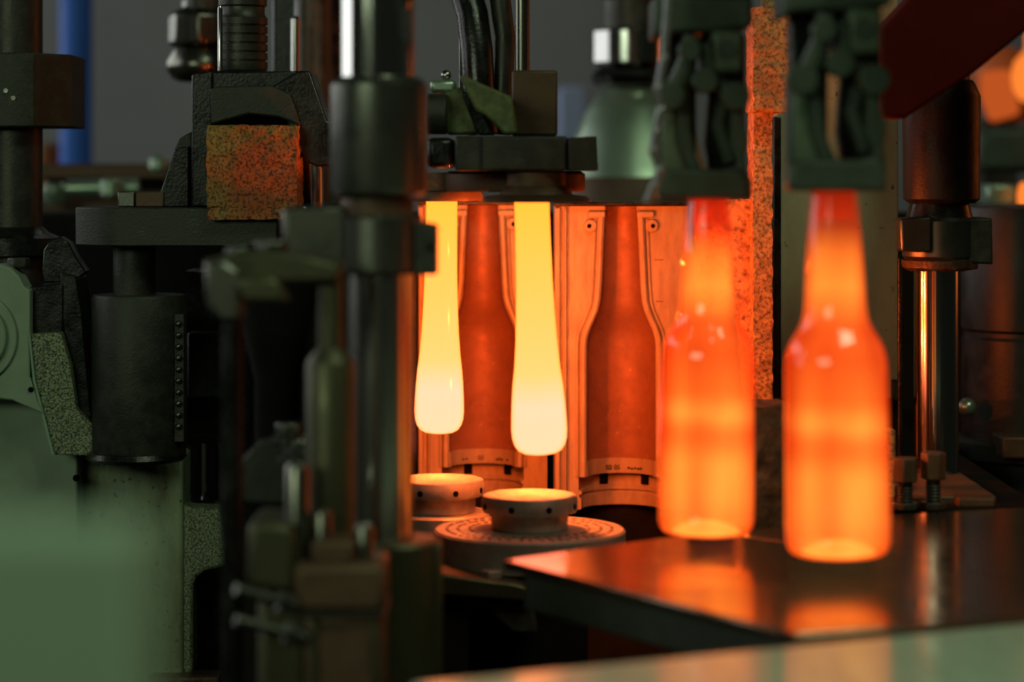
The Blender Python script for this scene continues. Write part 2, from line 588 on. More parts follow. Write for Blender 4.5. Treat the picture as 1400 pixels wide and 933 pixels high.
t = thing('pipe_fitting', P(275, 108, 2.62), 'dark hexagonal pipe fitting hanging above the yoke, bright left edges', 'pipe fitting')
obj('pipe', lathe(283, 2.62, [(32, 20), (32, -160)], 32), 'dark', t)
obj('nut', lathe(278, 2.62, [(38, 66), (48, 60), (48, 22), (38, 14), (30, 12), (30, 0)], 8), 'dullrod', t, .002)
obj('nut', lathe(276, 2.62, [(30, 112), (40, 108), (48, 96), (48, 84), (38, 68), (20, 66)], 32), 'dullrod', t)

t = thing('slide_block', P(430, 300, 2.4), 'tall black slide block with an added bright highlight bar behind the yoke', 'slide')
obj('block', box(372, 474, -120, 300, 2.42, .14), 'black', t, .004)
obj('rod', lathe(428, 2.36, [(28, 298), (28, 100), (26, 94), (26, -120)], 32), 'dark', t)
obj('bar', lathe(404, 2.3, [(6, 300), (6, 26), (3, 22)], 20), 'chrome', t)  # chrome bar added as the highlight streak on the left edge
obj('foot', abox(BM(), X(376, 2.42), X(470, 2.42), 2.43, 2.55, BED, Z(300, 2.42)), 'void', t)
t = thing('tie_rod', P(428, 300, 2.15), 'short bright steel rod standing behind the foreground clamp', 'rod')
obj('shaft', lathe(428, 2.15, [(14, 300), (14, 232), (11, 226), (11, 195)], 24), 'chrome', t)
obj('foot', lathe(428, 2.15, [(22, 951), (22, 420), (22, 300)], 16), 'void', t)
t = thing('pointer_pin', P(463, 280, 1.75), 'slim silver wedge pin leaning beside the foreground sleeve', 'pin')
obj('blade', prism([(450, 278), (460, 278), (474, 238), (470, 236)], 1.75, .006), 'chrome', t)
obj('post', abox(BM(), X(448, 1.75), X(462, 1.75), 1.75, 1.77, BED, Z(278, 1.75)), 'void', t)

# ------------------------------------------------------------------ left machine group
d = 2.1
t = thing('guide_column', P(22, 900, d), 'black guide column with a bolted clamp block at the far left edge', 'column')
obj('rod', lathe(20, d, [(38, 950), (38, -600)], 40), 'dark', t)
bm = BM()
aprism(bm, [(X(-70, d), d + .06), (X(-60, d), d - .035), (X(32, d), d - .045), (X(58, d), d - .04), (X(100, d), d - .005), (X(100, d), d + .06)], 'z', Z(175, d), Z(75, d))
obj('clamp_block', bm, 'slate', t, .0015)
for y in (124, 134):
    obj('screw', disc_y(P(8 + (y - 124), y, d - .046), .002, .004, 10), 'satin', t)
obj('collar_foot', lathe(20, d, [(62, 348), (62, 325), (46, 318), (38, 310)], 32), 'black', t)

d = 1.985
t = thing('bearing_housing', P(0, 933, d), 'pale green cast bearing housing with a round boss at the left edge', 'housing')
obj('cheek', prism([(-120, 366), (0, 362), (14, 366), (26, 378), (34, 394), (41, 396), (41, 552), (18, 548), (0, 546), (-120, 546)], d, .03), 'green', t, .0015)
obj('boss', disc_y(P(-42, 462, d - .004), .039, .004, 48), 'green', t, .001)
obj('boss', disc_y(P(-42, 462, d - .010), .03, .006, 48), 'green', t, .0015)
obj('boss', disc_y(P(-42, 462, d - .015), .019, .005, 48), 'slate', t, .0015)
obj('web', prism([(18, 548), (34, 520), (41, 516), (52, 552), (60, 566)], d - .003, .02), 'green', t, .001)
obj('web_hole', disc_y(P(42, 533, d - .0045), .0022, .002, 14), 'hole', t)
obj('dark_side', prism([(41, 392), (86, 388), (86, 470), (90, 540), (60, 560), (41, 552)], d + .012, .045), 'black', t, .001)
obj('arm', prism([(41, 457), (83, 455), (96, 500), (104, 560), (126, 580), (131, 624), (73, 622), (62, 574), (48, 520)], d + .002, .05), 'speckle', t, .0012)
obj('arm_edge', prism([(38.5, 456), (41, 456), (48, 520), (62, 574), (74, 622), (71, 622), (59, 575), (45, 521)], d - .001, .01), 'guard', t)
obj('oily_flank', prism([(83, 372), (104, 380), (112, 430), (118, 500), (126, 580), (104, 560), (96, 500), (85, 440)], d + .014, .05), 'black', t, .001)
obj('lever', prism([(58, 372), (60, 342), (70, 328), (82, 324), (94, 332), (104, 352), (118, 372), (100, 386), (60, 386)], d + .03, .02), 'black', t, .001)
bm = BM()
c = P(26, 366, d + .02)
hexprof(bm, c.x, c.y, .0095, c.z, c.z + .008)
obj('bolt', bm, 'slate', t, .001)

d = 2.06
t = thing('base_casting', P(120, 933, d), 'pale green stained machine base casting under the dark cylinder', 'machine base')
obj('left_panel', box(-160, 106, 540, 982, d - .038, .08), 'green', t, .002)
obj('front_panel', box(106, 250, 622, 982, d - .012, .05), 'greenstain', t, .003)
bm = prism([(248, 690), (262, 694), (300, 696), (316, 770), (304, 776), (280, 781), (268, 790), (264, 800), (264, 920), (248, 930)], d - .008, .03)
obj('bracket', bm, 'speckle', t, .003)
obj('panel_hole', disc_y(P(104, 654, d - .0395), .0028, .002, 14), 'hole', t)
obj('floor_ledge', box(200, 300, 926, 978, d - .03, .03), 'cinder', t, .002)
t = thing('oil_sump', P(300, 1000, 2.1), 'black oily sump box beneath the green bracket', 'sump')
obj('box', roughen(box(266, 352, 790, 926, 2.115, .08), .006, .0014, 160), 'black', t)

# dark cylinder with ball row and clamp arm
d = 2.0
t = thing('spring_cylinder', P(191, 625, d), 'dark round cylinder with a vertical row of screw heads', 'cylinder')
obj('barrel', lathe(190, d, [(62, 626), (64, 622), (64, 407), (62, 403), (20, 402)], 64), 'slate', t)
obj('neck', lathe(184, d, [(29, 404), (29, 335)], 40), 'slate', t)
obj('bottom_flange', lathe(186, d, [(64, 629), (69, 624), (66, 617), (62, 615)], 48), 'black', t)
for k in range(10):
    obj('screw_head', ball(P(244, 443 + 15.6 * k, d - .024), .0028, seg=10), 'satin', t)
obj('screw_rail', box(239, 251, 430, 604, d - .022, .02), 'slate', t)

t = thing('clamp_bridge', P(240, 335, d), 'dark chamfered clamp arm plate lying on top of the dark cylinder', 'clamp arm')
bm = BM()
aprism(bm, [(X(107, d), d + .06), (X(107, d), d - .012), (X(152, d), d - .04), (X(178, d), d - .044), (X(386, d), d - .044), (X(386, d), d + .06)], 'z', Z(334.5, d), Z(283, d))
obj('plate', bm, 'slate', t, .001)
obj('stop_block', box(161, 184, 262, 283, d - .02, .03), 'satin', t, .001)
obj('stop_block', box(185, 224, 263, 283, d - .018, .05), 'brown', t, .001)

# yoke with rust block
t = thing('yoke', P(330, 283, d), 'black hooked yoke with a rusty yellow block standing on the clamp arm', 'yoke')
e = 1.972
obj('upright', prism([(262, 283), (262, 104), (266, 99), (290, 98), (290, 283)], e, .075), 'black', t, .0015)
obj('top_bar', prism([(288, 98), (424, 97), (424, 122), (288, 124)], e + .004, .07), 'black', t, .0015)
obj('lower_bar', prism([(288, 121), (300, 118), (372, 117), (398, 130), (412, 172), (380, 160), (340, 156), (288, 170)], e - .006, .05), 'slate', t, .0015)
obj('hook', prism([(372, 118), (408, 97), (424, 97), (447, 165), (470, 172), (470, 224), (432, 228), (420, 222), (404, 196)], e - .002, .06), 'black', t, .0015)
obj('side_rib', prism([(217, 283), (220, 262), (238, 208), (246, 202), (258, 200), (258, 283)], e + .012, .03), 'black', t, .001)
obj('side_rib', prism([(238, 206), (246, 189), (262, 180), (262, 283), (246, 283), (246, 206)], e + .02, .03), 'slate', t, .001)
obj('lining_block', roughen(box(283, 406, 172, 284, 1.945, .06), .004, .0016, 150), 'yellowrust', t, sharp=60)
obj('block_lip', roughen(box(285, 402, 284, 300, 1.944, .009), .004, .0012, 150), 'yellowrust', t, sharp=60)
obj('back_web', box(286, 425, 121, 283, 2.03, .015), 'black', t, .001)

t = thing('ribbed_sleeve', P(332, 97, 2.02), 'dark ribbed round sleeve standing on top of the yoke', 'sleeve')
pr = [(33, 97)]
y = 94
while y > 30:
    pr += [(34, y), (34, y - 9), (31, y - 10), (31, y - 12)]
    y -= 12
pr += [(34, 26), (30, 20), (30, 10), (33, 8), (33, -80)]
obj('barrel', lathe(332, 2.02, pr, 40), 'dark', t)
obj('pin', lathe(301, 2.0, [(3.5, 97), (3.5, 12), (2, 8)], 12), 'chrome', t)

# black dark block between cylinder and centre
t = thing('lower_linkage', P(285, 690, 2.08), 'black oily linkage with two short bright rods behind the foreground brackets', 'linkage')
obj('block', roughen(box(252, 340, 372, 610, 2.14, .06), .012, .002, 90), 'black', t)
obj('plate', box(256, 312, 455, 545, 2.115, .03), 'slate', t, .002)
obj('rod', lathe(281, 2.125, [(6, 692), (6, 606)], 16), 'chrome', t)
obj('rod', lathe(310, 2.13, [(14, 684), (14, 606)], 24), 'satin', t)
obj('tray', roughen(box(252, 350, 684, 700, 2.115, .08), .006, .0012, 160), 'black', t)
obj('foot', abox(BM(), X(256, 2.1), X(340, 2.1), 2.13, 2.2, BED, Z(600, 2.1)), 'void', t)

# ------------------------------------------------------------------ foreground left column and its fittings
d = 1.46
t = thing('mould_arm_column', P(520, 735, d), 'blurred steel column with thick sleeve and clamp in front of the moulds', 'column')
obj('upper_rod', lathe(517, d, [(50, 118), (50, -800)], 64), 'mirror', t)
obj('sleeve', lathe(518, d, [(58, 268), (64, 264), (66, 258), (66, 116), (58, 107), (50, 105)], 64), 'satin', t)
obj('spacer', lathe(516, d, [(42, 300), (42, 268)], 40), 'black', t)
obj('spacer_ring', lathe(516, d, [(40, 296), (50, 294), (50, 272), (44, 270)], 40), 'brown', t)
obj('clamp_collar', lathe(518, d, [(54, 374), (58, 370), (58, 298), (54, 294), (40, 292)], 48), 'satin', t)
obj('clamp_lug', prism([(385, 284), (470, 280), (476, 288), (476, 366), (450, 368), (388, 366)], d - .014, .036), 'satin', t, .003)
obj('clamp_lug', prism([(566, 302), (597, 308), (597, 376), (566, 376)], d - .012, .03), 'slate', t, .001)
obj('lug_bolt', disc_y(P(588, 336, d - .014), .0022, .002, 12), 'black', t)
obj('lower_rod', lathe(520, d, [(45, 760), (45, 374)], 64), 'softchrome', t)
obj('pinch_screw', disc_y(P(519, 298, d - .028), .003, .004, 12), 'satin', t)
obj('socket', lathe(542, d - .005, [(62, 1400), (62, 742), (58, 737), (44, 736)], 48), 'olive', t)
obj('socket_rib', box(588, 604, 745, 1000, d - .02, .02), 'olive', t, .002)

d = 1.37
t = thing('blow_cylinder', P(450, 700, d), 'blurred olive necked cylinder standing left of the foreground chrome rod', 'cylinder')
obj('barrel', lathe(452, d, [(32, 1150), (34, 700), (34, 500), (30, 490), (18, 476), (16, 380)], 40), 'olive', t)
obj('top_plate', prism([(276, 356), (304, 350), (352, 344), (400, 346), (462, 362), (462, 384), (400, 386), (330, 384)], d - .02, .06), 'olive', t, .002)
obj('end_lug', prism([(279, 357), (306, 354), (330, 372), (330, 440), (300, 440), (281, 420)], d - .024, .03), 'satin', t, .003)
obj('wedge', prism([(316, 380), (378, 378), (394, 414), (330, 414)], d - .034, .03), 'olive', t, .003)
bm = BM()
c = P(326, 350, d)
hexprof(bm, c.x, c.y, .0075, c.z, c.z + .005)
obj('bolt', bm, 'satin', t, .001)
bm = BM()
c = P(372, 344, d)
hexprof(bm, c.x, c.y, .01, c.z, c.z + .006)
obj('bolt', bm, 'satin', t, .001)
obj('post', lathe(318, d + .04, [(15, 1150), (15, 420)], 24), 'black', t)

t = thing('funnel', P(372, 620, 1.60), 'black tapering funnel hanging under the olive bracket plate', 'funnel')
obj('cone', lathe(378, 1.60, [(30, 620), (30, 520), (56, 400), (58, 384)], 40), 'void', t)
obj('stem', lathe(378, 1.60, [(10, 1200), (10, 620)], 12), 'void', t)

d = 1.50
t = thing('bolted_bracket', P(365, 700, d), 'blurred dark bracket with two greenish bolt heads below the funnel', 'bracket')
obj('plate', prism([(318, 680), (322, 640), (346, 612), (430, 604), (440, 640), (440, 720), (380, 690), (340, 690)], d, .05), 'slate', t, .002)
for px, py, s in ((395, 596, 1.0), (409, 622, 1.25)):
    bm = BM()
    c = P(px, py, d - .012)
    hexprof(bm, c.x, c.y, .0085 * s, c.z, c.z + .008 * s)
    b = obj('bolt', bm, 'satin', t, .001)
    c2 = P(px, py, d - .012)
    obj('washer', alathe(BM(), [(.011 * s, c2.z - .003), (.011 * s, c2.z - .0002)], c2.x, c2.y, 20), 'satin', b)
obj('foot', abox(BM(), X(330, d), X(430, d), d + .01, d + .045, BED, Z(690, d)), 'void', t)

d = 1.32
t = thing('valve_block', P(460, 933, d), 'blurred olive valve block with studs in front of the chrome rod', 'valve block')
obj('body', box(415, 524, 842, 1010, d, .05), 'brown', t, .003)
obj('upper_body', box(400, 526, 772, 838, d - .004, .056), 'brown', t, .004)
obj('side_block', prism([(336, 800), (340, 712), (398, 718), (404, 744), (404, 812), (350, 806)], d - .002, .06), 'olive', t, .004)
obj('side_post', box(352, 420, 812, 1250, d + .008, .05), 'olive', t, .004)
obj('gasket', box(398, 528, 838, 842, d - .006, .058), 'dark', t, .001)
obj('stud', lathe(407, d + .02, [(17, 772), (17, 642), (13, 634)], 24), 'dullrod', t)
obj('stud', lathe(441, d + .018, [(13, 774), (13, 704), (10, 698)], 24), 'dullrod', t)
obj('stud', lathe(498, d + .02, [(13, 774), (13, 724), (10, 718)], 24), 'dullrod', t)
obj('saddle', box(424, 484, 742, 772, d + .004, .04), 'brown', t, .002)
for y0, y1, xe in ((806, 828, 404), (848, 872, 416)):
    a = P(322, y0, d - .02)
    b = P(xe, y1, d - .006)
    h = obj('pull_pin', tube([a, b], .0032, 14), 'satin', t)
    q = a.lerp(b, .72)
    obj('lock_nut', tube([q, q + (b - a).normalized() * .006], .0056, 6), 'satin', h)
obj('rib', box(424, 434, 846, 935, d - .003, .004), 'olive', t, .001)
obj('rib', box(508, 518, 846, 935, d - .003, .004), 'olive', t, .001)
obj('base', abox(BM(), X(356, d), X(520, d), d + .01, d + .05, BED, Z(1010, d)), 'void', t)

# ------------------------------------------------------------------ blow moulds
MD = 2.11
MS = MD / F
MC = (849 - 700) * MS
PROF = [(282, 21.5), (292, 21.8), (300, 22.2), (345, 24.2), (390, 26.2), (412, 28), (424, 31), (436, 36), (447, 41), (457, 44.6), (466, 46.3), (474, 46.8),
        (631, 46.8), (631.6, 45.6), (652.5, 45.6), (653, 58), (671, 58), (671.6, 54), (676, 54), (676.6, 57), (681, 57), (681.6, 54.5), (697, 54.5)]
HW = 91.0


def mould_mesh():
    bm = BM()
    N = 36
    rows = []
    for py, r in PROF:
        z = Z(py, MD)
        row = [Vector((MC - HW * MS, MD, z)), Vector((MC - (r + (HW - r) * .5) * MS, MD, z))]
        for k in range(N + 1):
            a = math.pi * (k / N) - math.pi / 2
            row.append(Vector((MC + r * MS * math.sin(a), MD + r * MS * math.cos(a), z)))
        row += [Vector((MC + (r + (HW - r) * .5) * MS, MD, z)), Vector((MC + HW * MS, MD, z))]
        rows.append([bm.verts.new(v) for v in row])
    for A, B in zip(rows, rows[1:]):
        for i in range(len(A) - 1):
            bm.faces.new((A[i], B[i], B[i + 1], A[i + 1]))
    # back, sides, top and bottom
    D = MD + 64 * MS
    bt = [bm.verts.new((v.co.x, D, v.co.z)) for v in (rows[0][0], rows[0][-1], rows[-1][-1], rows[-1][0])]
    bm.faces.new((bt[0], bt[1], bt[2], bt[3]))
    bm.faces.new([bt[1], bt[0]] + rows[0])
    bm.faces.new([bt[3], bt[2]] + list(reversed(rows[-1])))
    bm.faces.new([bt[0], bt[3]] + [r[0] for r in reversed(rows)])
    bm.faces.new([bt[2], bt[1]] + [r[-1] for r in rows])
    bmesh.ops.recalc_face_normals(bm, faces=bm.faces[:])
    return bm


def split_cavity(o):
    """inside of the cavity is smoother and darker iron than the face"""
    me = o.data
    me.materials.append(M['cavity'])
    ox = ORG[o.name]
    lim = MD - ox.y + 0.0008
    far = MD + 60 * MS - ox.y
    for p in me.polygons:
        if p.center.y > lim and p.center.y < far and abs(p.normal.z) < .9 and abs(p.center.x) < 58 * MS and p.center.z > Z(640, MD) - ox.z:
            p.material_index = 1


mroot = (MC, MD, Z(697, MD))
mould = thing('blow_mould', mroot, 'open blow mould half at right, its whole bottle cavity in view', 'mould', None)
mb = obj('mould_body', mould_mesh(), 'mould', mould, sharp=30)
split_cavity(mb)
for s in (-1, 1):
    pts = []
    for py, r in [(296, 22.2)] + PROF[2:13] + [(652, 46.8)]:
        pts.append((MC + s * (r + 5.2) * MS, MD - .0008, Z(py, MD)))
    obj('cavity_rim', tube(pts, 5.4 * MS, 10, flat=1.05), 'mould', mould)
    pts = [(p[0] + s * 8.0 * MS, MD + .0004, p[2]) for p in pts[1:]]
    obj('rim_bead', tube(pts, 3.0 * MS, 8), 'mould', mould)
    obj('rim_cap', abox(BM(), MC + s * 33.5 * MS - 12 * MS, MC + s * 33.5 * MS + 12 * MS, MD - .004, MD + .002, Z(298, MD), Z(289, MD)), 'mould', mould, .0012)
    ear = obj('vent_ear', disc_y((MC + s * 42 * MS, MD - .003, Z(309, MD)), 9 * MS, .005, 24), 'mould', mould, .0008)
    obj('vent_hole', disc_y((MC + s * 43.5 * MS, MD - .0034, Z(309, MD)), 3 * MS, .002, 14), 'hole', ear)
for a in (-22, 38):
    ar = math.radians(a)
    c = Vector((MC + 56.5 * MS * math.sin(ar), MD + 56.5 * MS * math.cos(ar), 0))
    bm = BM()
    aprism(bm, [(c.x + (x * math.cos(-ar) - y * math.sin(-ar)) * MS, c.y + (x * math.sin(-ar) + y * math.cos(-ar)) * MS) for x, y in ((-6.5, -1), (6.5, -1), (6.5, 6), (-6.5, 6))], 'z', Z(669, MD), Z(653.3, MD))
    obj('vent_slot', bm, 'hole', mould, .0012)
for x0, x1 in ((-91, -83), (-78, -74)):
    obj('edge_strip', abox(BM(), MC + x0 * MS, MC + x1 * MS, MD - .005, MD + .004, Z(690, MD), Z(284, MD)), 'mould', mould, .001)
for py in (355, 412):
    obj('scribe_line', abox(BM(), MC + 46 * MS + (py - 355) * .03 * MS, MC + 58 * MS, MD - .0006, MD + .001, Z(py + .8, MD), Z(py, MD)), 'slate', mould)
obj('top_shade_strip', abox(BM(), MC - 92 * MS, MC + 91 * MS, MD - .006, MD + .04, Z(282, MD), Z(276, MD)), 'black', mould, .001)  # black strip stands for the dark shading along the mould's top
cp = obj('carrier', abox(BM(), MC - 88 * MS, MC + 80 * MS, MD + 64 * MS, MD + .1, BED, Z(290, MD)), 'void', mould, .002)

LD = 2.18
lx = X(660, LD)
m2 = dup(mould, (lx, LD, mroot[2]), 'open blow mould half at left, partly hidden behind the two glowing parisons')
for root in (mould, m2):
    L = root.location
    cu = bpy.data.curves.new('lettering', 'FONT')
    cu.body = '05' if root is m2 else '02 05'
    cu.size = 6.2 * MS * 1.5
    cu.align_x = 'CENTER'
    cu.extrude = .0004
    me0 = bpy.data.objects.new('tmp', cu)
    COL.objects.link(me0)
    dg = bpy.context.evaluated_depsgraph_get()
    me = bpy.data.meshes.new_from_object(me0.evaluated_get(dg))
    bpy.data.objects.remove(me0)
    R = 45.4 * MS
    for v in me.vertices:
        a = v.co.x / R + (math.radians(-4) if root is m2 else math.radians(-12))
        rr = R - v.co.z - .0002
        v.co = Vector((rr * math.sin(a), rr * math.cos(a), Z(647.5, MD) + v.co.y - L.z))
    me.materials.append(M['slate'])
    lo = bpy.data.objects.new('lettering', me)
    COL.objects.link(lo)
    lo.parent = root
# worn, unreadable stamp marks beside the figures
for root, angs in ((m2, (-38, -31, 26, 31, 36, 50)), (mould, (16, 22, 28, 34, 40))):
    bm = BM()
    L = root.location
    for a in angs:
        ar = math.radians(a)
        x, y = 45.2 * MS * math.sin(ar), 45.2 * MS * math.cos(ar)
        zz = Z(646 + random.uniform(-1, 1), MD) - L.z
        abox(bm, x - 1.6 * MS, x + 1.6 * MS, y - .0005, y + .0006, zz - 1.2 * MS, zz + 1.2 * MS)
    ORG[root.name] = Vector((0, 0, 0))
    obj('stamp_marks', bm, 'slate', root, kind='stuff')
    ORG[root.name] = Vector(L)

# ------------------------------------------------------------------ bottom plates under the parisons
d = 1.80
ctr = P(724, 676, d)
k = d / F


def zz(py):
    return Z(py, d)


t = thing('bottom_plate', (ctr.x, d, zz(770)), 'nearer drilled round bottom plate under the front parison', 'mould plate')
pf = [(0, 687), (30, 686), (48, 683), (53, 679), (60, 676), (63.5, 677), (65.5, 684), (66, 694), (64, 699), (54, 700), (53, 702), (52, 722), (0, 722)]
obj('head', alathe(BM(), [(r * k, zz(y)) for r, y in pf], ctr.x, d, 72, cap=False), 'plateiron', t)
ringp = obj('flange', alathe(BM(), [(131 * k, zz(766)), (131 * k, zz(726)), (128 * k, zz(723)), (50 * k, zz(723))], ctr.x, d, 80), 'plateiron', t)
for q in range(8):
    a = math.radians(-90 - 22 + 45 * q)
    u = Vector((math.cos(a), math.sin(a), 0))
    c = Vector((ctr.x, d, zz(690))) + u * 64.6 * k
    obj('air_hole', tube([c, c + u * 1.6 * k], 4.3 * k, 14), 'hole', t)
bm = BM()
for ring, n in ((82, 34), (98, 44), (113, 52)):
    for q in range(n):
        a = 2 * math.pi * (q + random.uniform(-.2, .2)) / n
        c = Vector((ctr.x + ring * k * math.cos(a), d + ring * k * math.sin(a), zz(723)))
        u = Vector((-math.sin(a), math.cos(a), 0))
        v = Vector((math.cos(a), math.sin(a), 0))
        s = random.uniform(1.6, 3.2) * k
        vs = [bm.verts.new(c + u * s * sx + v * 2.2 * k * sy + Vector((0, 0, h))) for h in (-.0002, .0004) for sx, sy in ((-1, -1), (1, -1), (1, 1), (-1, 1))]
        for f in ((3, 2, 1, 0), (4, 5, 6, 7), (0, 1, 5, 4), (1, 2, 6, 5), (2, 3, 7, 6), (3, 0, 4, 7)):
            bm.faces.new([vs[i] for i in f])
obj('stamped_marks', bm, 'brown', t, kind='stuff')
obj('pedestal', alathe(BM(), [(80 * k, BED), (80 * k, zz(766))], ctr.x, d, 32), 'void', t)

d2 = 1.89
c2 = P(600, 654, d2)
t2 = thing('bottom_plate', (c2.x, d2, zz(770)), 'farther drilled round bottom plate under the left rear parison', 'mould plate')
for ch in list(t.children):
    if ch.name.split('.')[0] in ('head', 'air_hole'):
        c = ch.copy()
        COL.objects.link(c)
        c.parent = t2
obj('flange', alathe(BM(), [(73 * k, zz(766)), (73 * k, zz(726)), (70 * k, zz(723)), (50 * k, zz(723))], c2.x, d2, 64), 'plateiron', t2)
obj('pedestal', alathe(BM(), [(60 * k, BED), (60 * k, zz(766))], c2.x, d2, 32), 'void', t2)

d3 = 1.72
t = thing('plate_bracket', P(670, 870, d3), 'dark bracket with a small bolt beneath the nearer bottom plate', 'bracket')
obj('ledge', prism([(560, 792), (600, 784), (640, 790), (705, 798), (728, 806), (728, 824), (640, 818), (560, 812)], d3 - .01, .042), 'olive', t, .002)
obj('web', prism([(560, 812), (728, 824), (736, 868), (700, 868), (668, 838), (620, 826), (560, 826)], d3, .03), 'slate', t, .003)
bm = BM()
c = P(672, 791, d3 + .006)
hexprof(bm, c.x, c.y, .0085, c.z, c.z + .006)
obj('bolt', bm, 'plateiron', t, .001)
obj('foot', abox(BM(), X(570, d3), X(640, d3), d3 + .003, d3 + .028, BED, Z(826, d3)), 'void', t)

# ------------------------------------------------------------------ neck rings and invert head above the parisons
d = 1.80
t = thing('invert_head', P(700, 262, d), 'dark oiled invert head plate with neck rings holding the parisons', 'machine head')
nr = obj('neck_ring', lathe(733, d, [(26, 276), (73, 276), (74, 272), (68, 268), (50, 266), (46, 258), (40, 254), (40, 236)], 64), 'brown', t)
obj('neck_ring', lathe(604, d2, [(23, 275), (56, 275), (57, 270), (54, 262), (50, 260), (50, 236)], 64), 'brown', t)
obj('ring_holder', lathe(704, 1.87, [(94, 262), (96, 258), (96, 238), (90, 234)], 72), 'brown', t)
obj('plate', box(622, 776, 186, 234, 1.775, .16), 'slate', t, .002)
obj('end_block', prism([(777, 188), (816, 186), (818, 234), (777, 234)], 1.77, .12), 'slate', t, .001)
obj('left_nut', box(584, 620, 188, 230, 1.78, .1), 'black', t, .004)
obj('plate_joint', box(656, 659, 188, 233, 1.7735, .002), 'black', t)
obj('green_arm', prism([(628, 104), (636, 103), (648, 110), (700, 132), (708, 182), (690, 184), (664, 158), (650, 150)], 1.80, .05), 'moss', t, .002)
obj('green_arm', prism([(606, 128), (632, 118), (654, 182), (610, 184)], 1.82, .05), 'moss', t, .002)
obj('arm_slot', prism([(630, 128), (640, 124), (676, 184), (654, 184)], 1.81, .05), 'black', t, .001)
obj('knob', tube([P(585, 156, 1.82), P(611, 156, 1.82)], [28 / F * 1.82, 28 / F * 1.82], 28), 'slate', t, .001)
obj('small_nut', box(588, 623, 109, 127, 1.83, .03), 'hood', t, .003)
obj('small_nut', ball(P(610, 103, 1.84), .004), 'chrome', t)
obj('brown_block', box(700, 762, 96, 186, 1.86, .07), 'brown', t, .002)
obj('carrier_rod', lathe(714, 1.93, [(10, 100), (10, -260)], 20), 'dullrod', t)
obj('back_arm', box(640, 770, 190, 232, 1.93, .16), 'void', t, .002)

t = thing('hose_pair', P(660, 100, 1.98), 'two curved black hoses rising behind the green arm', 'hose')
obj('hose', tube([P(660, 184, 1.96), P(655, 130, 1.96), P(652, 70, 1.96), P(646, 20, 1.97), P(628, -40, 1.98), P(600, -130, 2.0)], .013, 14), 'black', t)
obj('hose', tube([P(684, 184, 1.97), P(688, 110, 1.97), P(690, 50, 1.97), P(684, 0, 1.97), P(668, -60, 1.98), P(650, -130, 2.0)], .0085, 14), 'dark', t)
obj('highlight_pipe', tube([P(633, 184, 1.99), P(633, 22, 1.99), P(632, 16, 1.99)], .0032, 10), 'chrome', t)  # chrome pipe added as the highlight along the dark hose

# hood and fitting above it
d = 2.95
t = thing('enamel_hood', P(860, 240, d), 'pale green bell-shaped hood with a knob stack behind the left tongs', 'hood')
obj('bell', lathe(868, d, [(104, 242), (100, 230), (84, 190), (66, 150), (52, 130), (40, 122), (30, 120)], 56), 'hood', t)
obj('knob', lathe(862, d, [(34, 122), (50, 116), (56, 106), (50, 96), (36, 90)], 40), 'chrome', t)
obj('knob', lathe(862, d, [(40, 92), (54, 86), (54, 44), (40, 38)], 40), 'chrome', t)
obj('stem', lathe(864, d, [(40, 40), (40, 0), (44, -4), (44, -180)], 32), 'dark', t)
obj('base', lathe(868, d, [(60, 1450), (60, 320), (110, 300), (110, 256), (104, 242)], 40), 'brown', t)

# ------------------------------------------------------------------ parisons
d = 1.80
pp = [(24, 276), (24.2, 330), (25, 383), (26.6, 430), (28.6, 470), (31.4, 503), (34.4, 526), (36.4, 548), (37.6, 570), (38.2, 588), (37.2, 600), (34.4, 609), (29.5, 616), (22, 620), (12, 621.6), (0, 622)]
t = thing('parison', P(727, 276, d), 'front parison, longer yellow white-hot glass hanging nearer the middle of the moulds', 'parison')
top = P(727, 276, d)
obj('glass', alathe(BM(), [(r * k, top.z - (y - 276) * k) for r, y in pp], top.x, d, 56), 'parison', t, sharp=80)
t.rotation_euler = (0, -.033, 0)
top2 = P(604, 275, d2)
t_b = dup(t, top2, 'rear parison, shorter glowing yellow glass half behind the foreground clamp', (.93, .93, .965), (0, .012, 0))


def glow(root, z, power, colour, rad, back=0.0):
    l = bpy.data.lights.new('glow', 'POINT')
    l.energy = power
    l.color = colour
    l.shadow_soft_size = rad
    o = bpy.data.objects.new('glow', l)
    o.location = (0, back, z)
    o.parent = root
    COL.objects.link(o)


for r in (t, t_b):
    # the light the thick glass throws to the mould, just behind its surface
    for z, p in ((-.14, 1.4), (-.09, 1.4), (-.04, 1.15)):
        glow(r, z, p, (1, .15, .024), .004, .036)

# ------------------------------------------------------------------ finished bottles held by the tongs
d = 1.41
kb = d / F
bp = [(0, 743.5), (20, 745.5), (38, 752.5), (52, 756.6), (58, 757), (64, 754), (69, 747), (71, 737), (71.6, 715), (71, 650), (70.2, 560), (69.6, 505), (68, 488), (64.5, 475), (59, 464), (52.5, 454),
      (46.5, 443), (43, 430), (41.2, 410), (39.4, 375), (36.8, 335), (34, 300), (31.2, 268), (30.4, 252), (33, 249), (33.5, 244), (30.5, 240), (30, 228), (25, 226), (25, 300)]
t = thing('bottle', P(1146, 757, d), 'nearer right glowing orange glass bottle hanging from the tongs', 'bottle')
bc = P(1146, 757, d)
obj('glass', alathe(BM(), [(r * kb, bc.z + (757 - y) * kb) for r, y in bp], bc.x, d, 64, cap=False), 'bottle', t, sharp=80)
obj('push_up', alathe(BM(), [(r * kb, bc.z + (757 - y) * kb) for r, y in ((0, 739), (20, 741), (38, 747), (50, 753), (50, 755.5), (38, 752), (20, 745), (0, 743))], bc.x, d, 48, cap=False), 'hotbase', t, sharp=80, label='bright thick glass base')
t.rotation_euler = (0, -.012, 0)
dl = 1.53
bc2 = P(965, 728, dl)
t_l = dup(t, bc2, 'left glowing orange glass bottle hanging beside the open mould', None, (0, .008, 0))

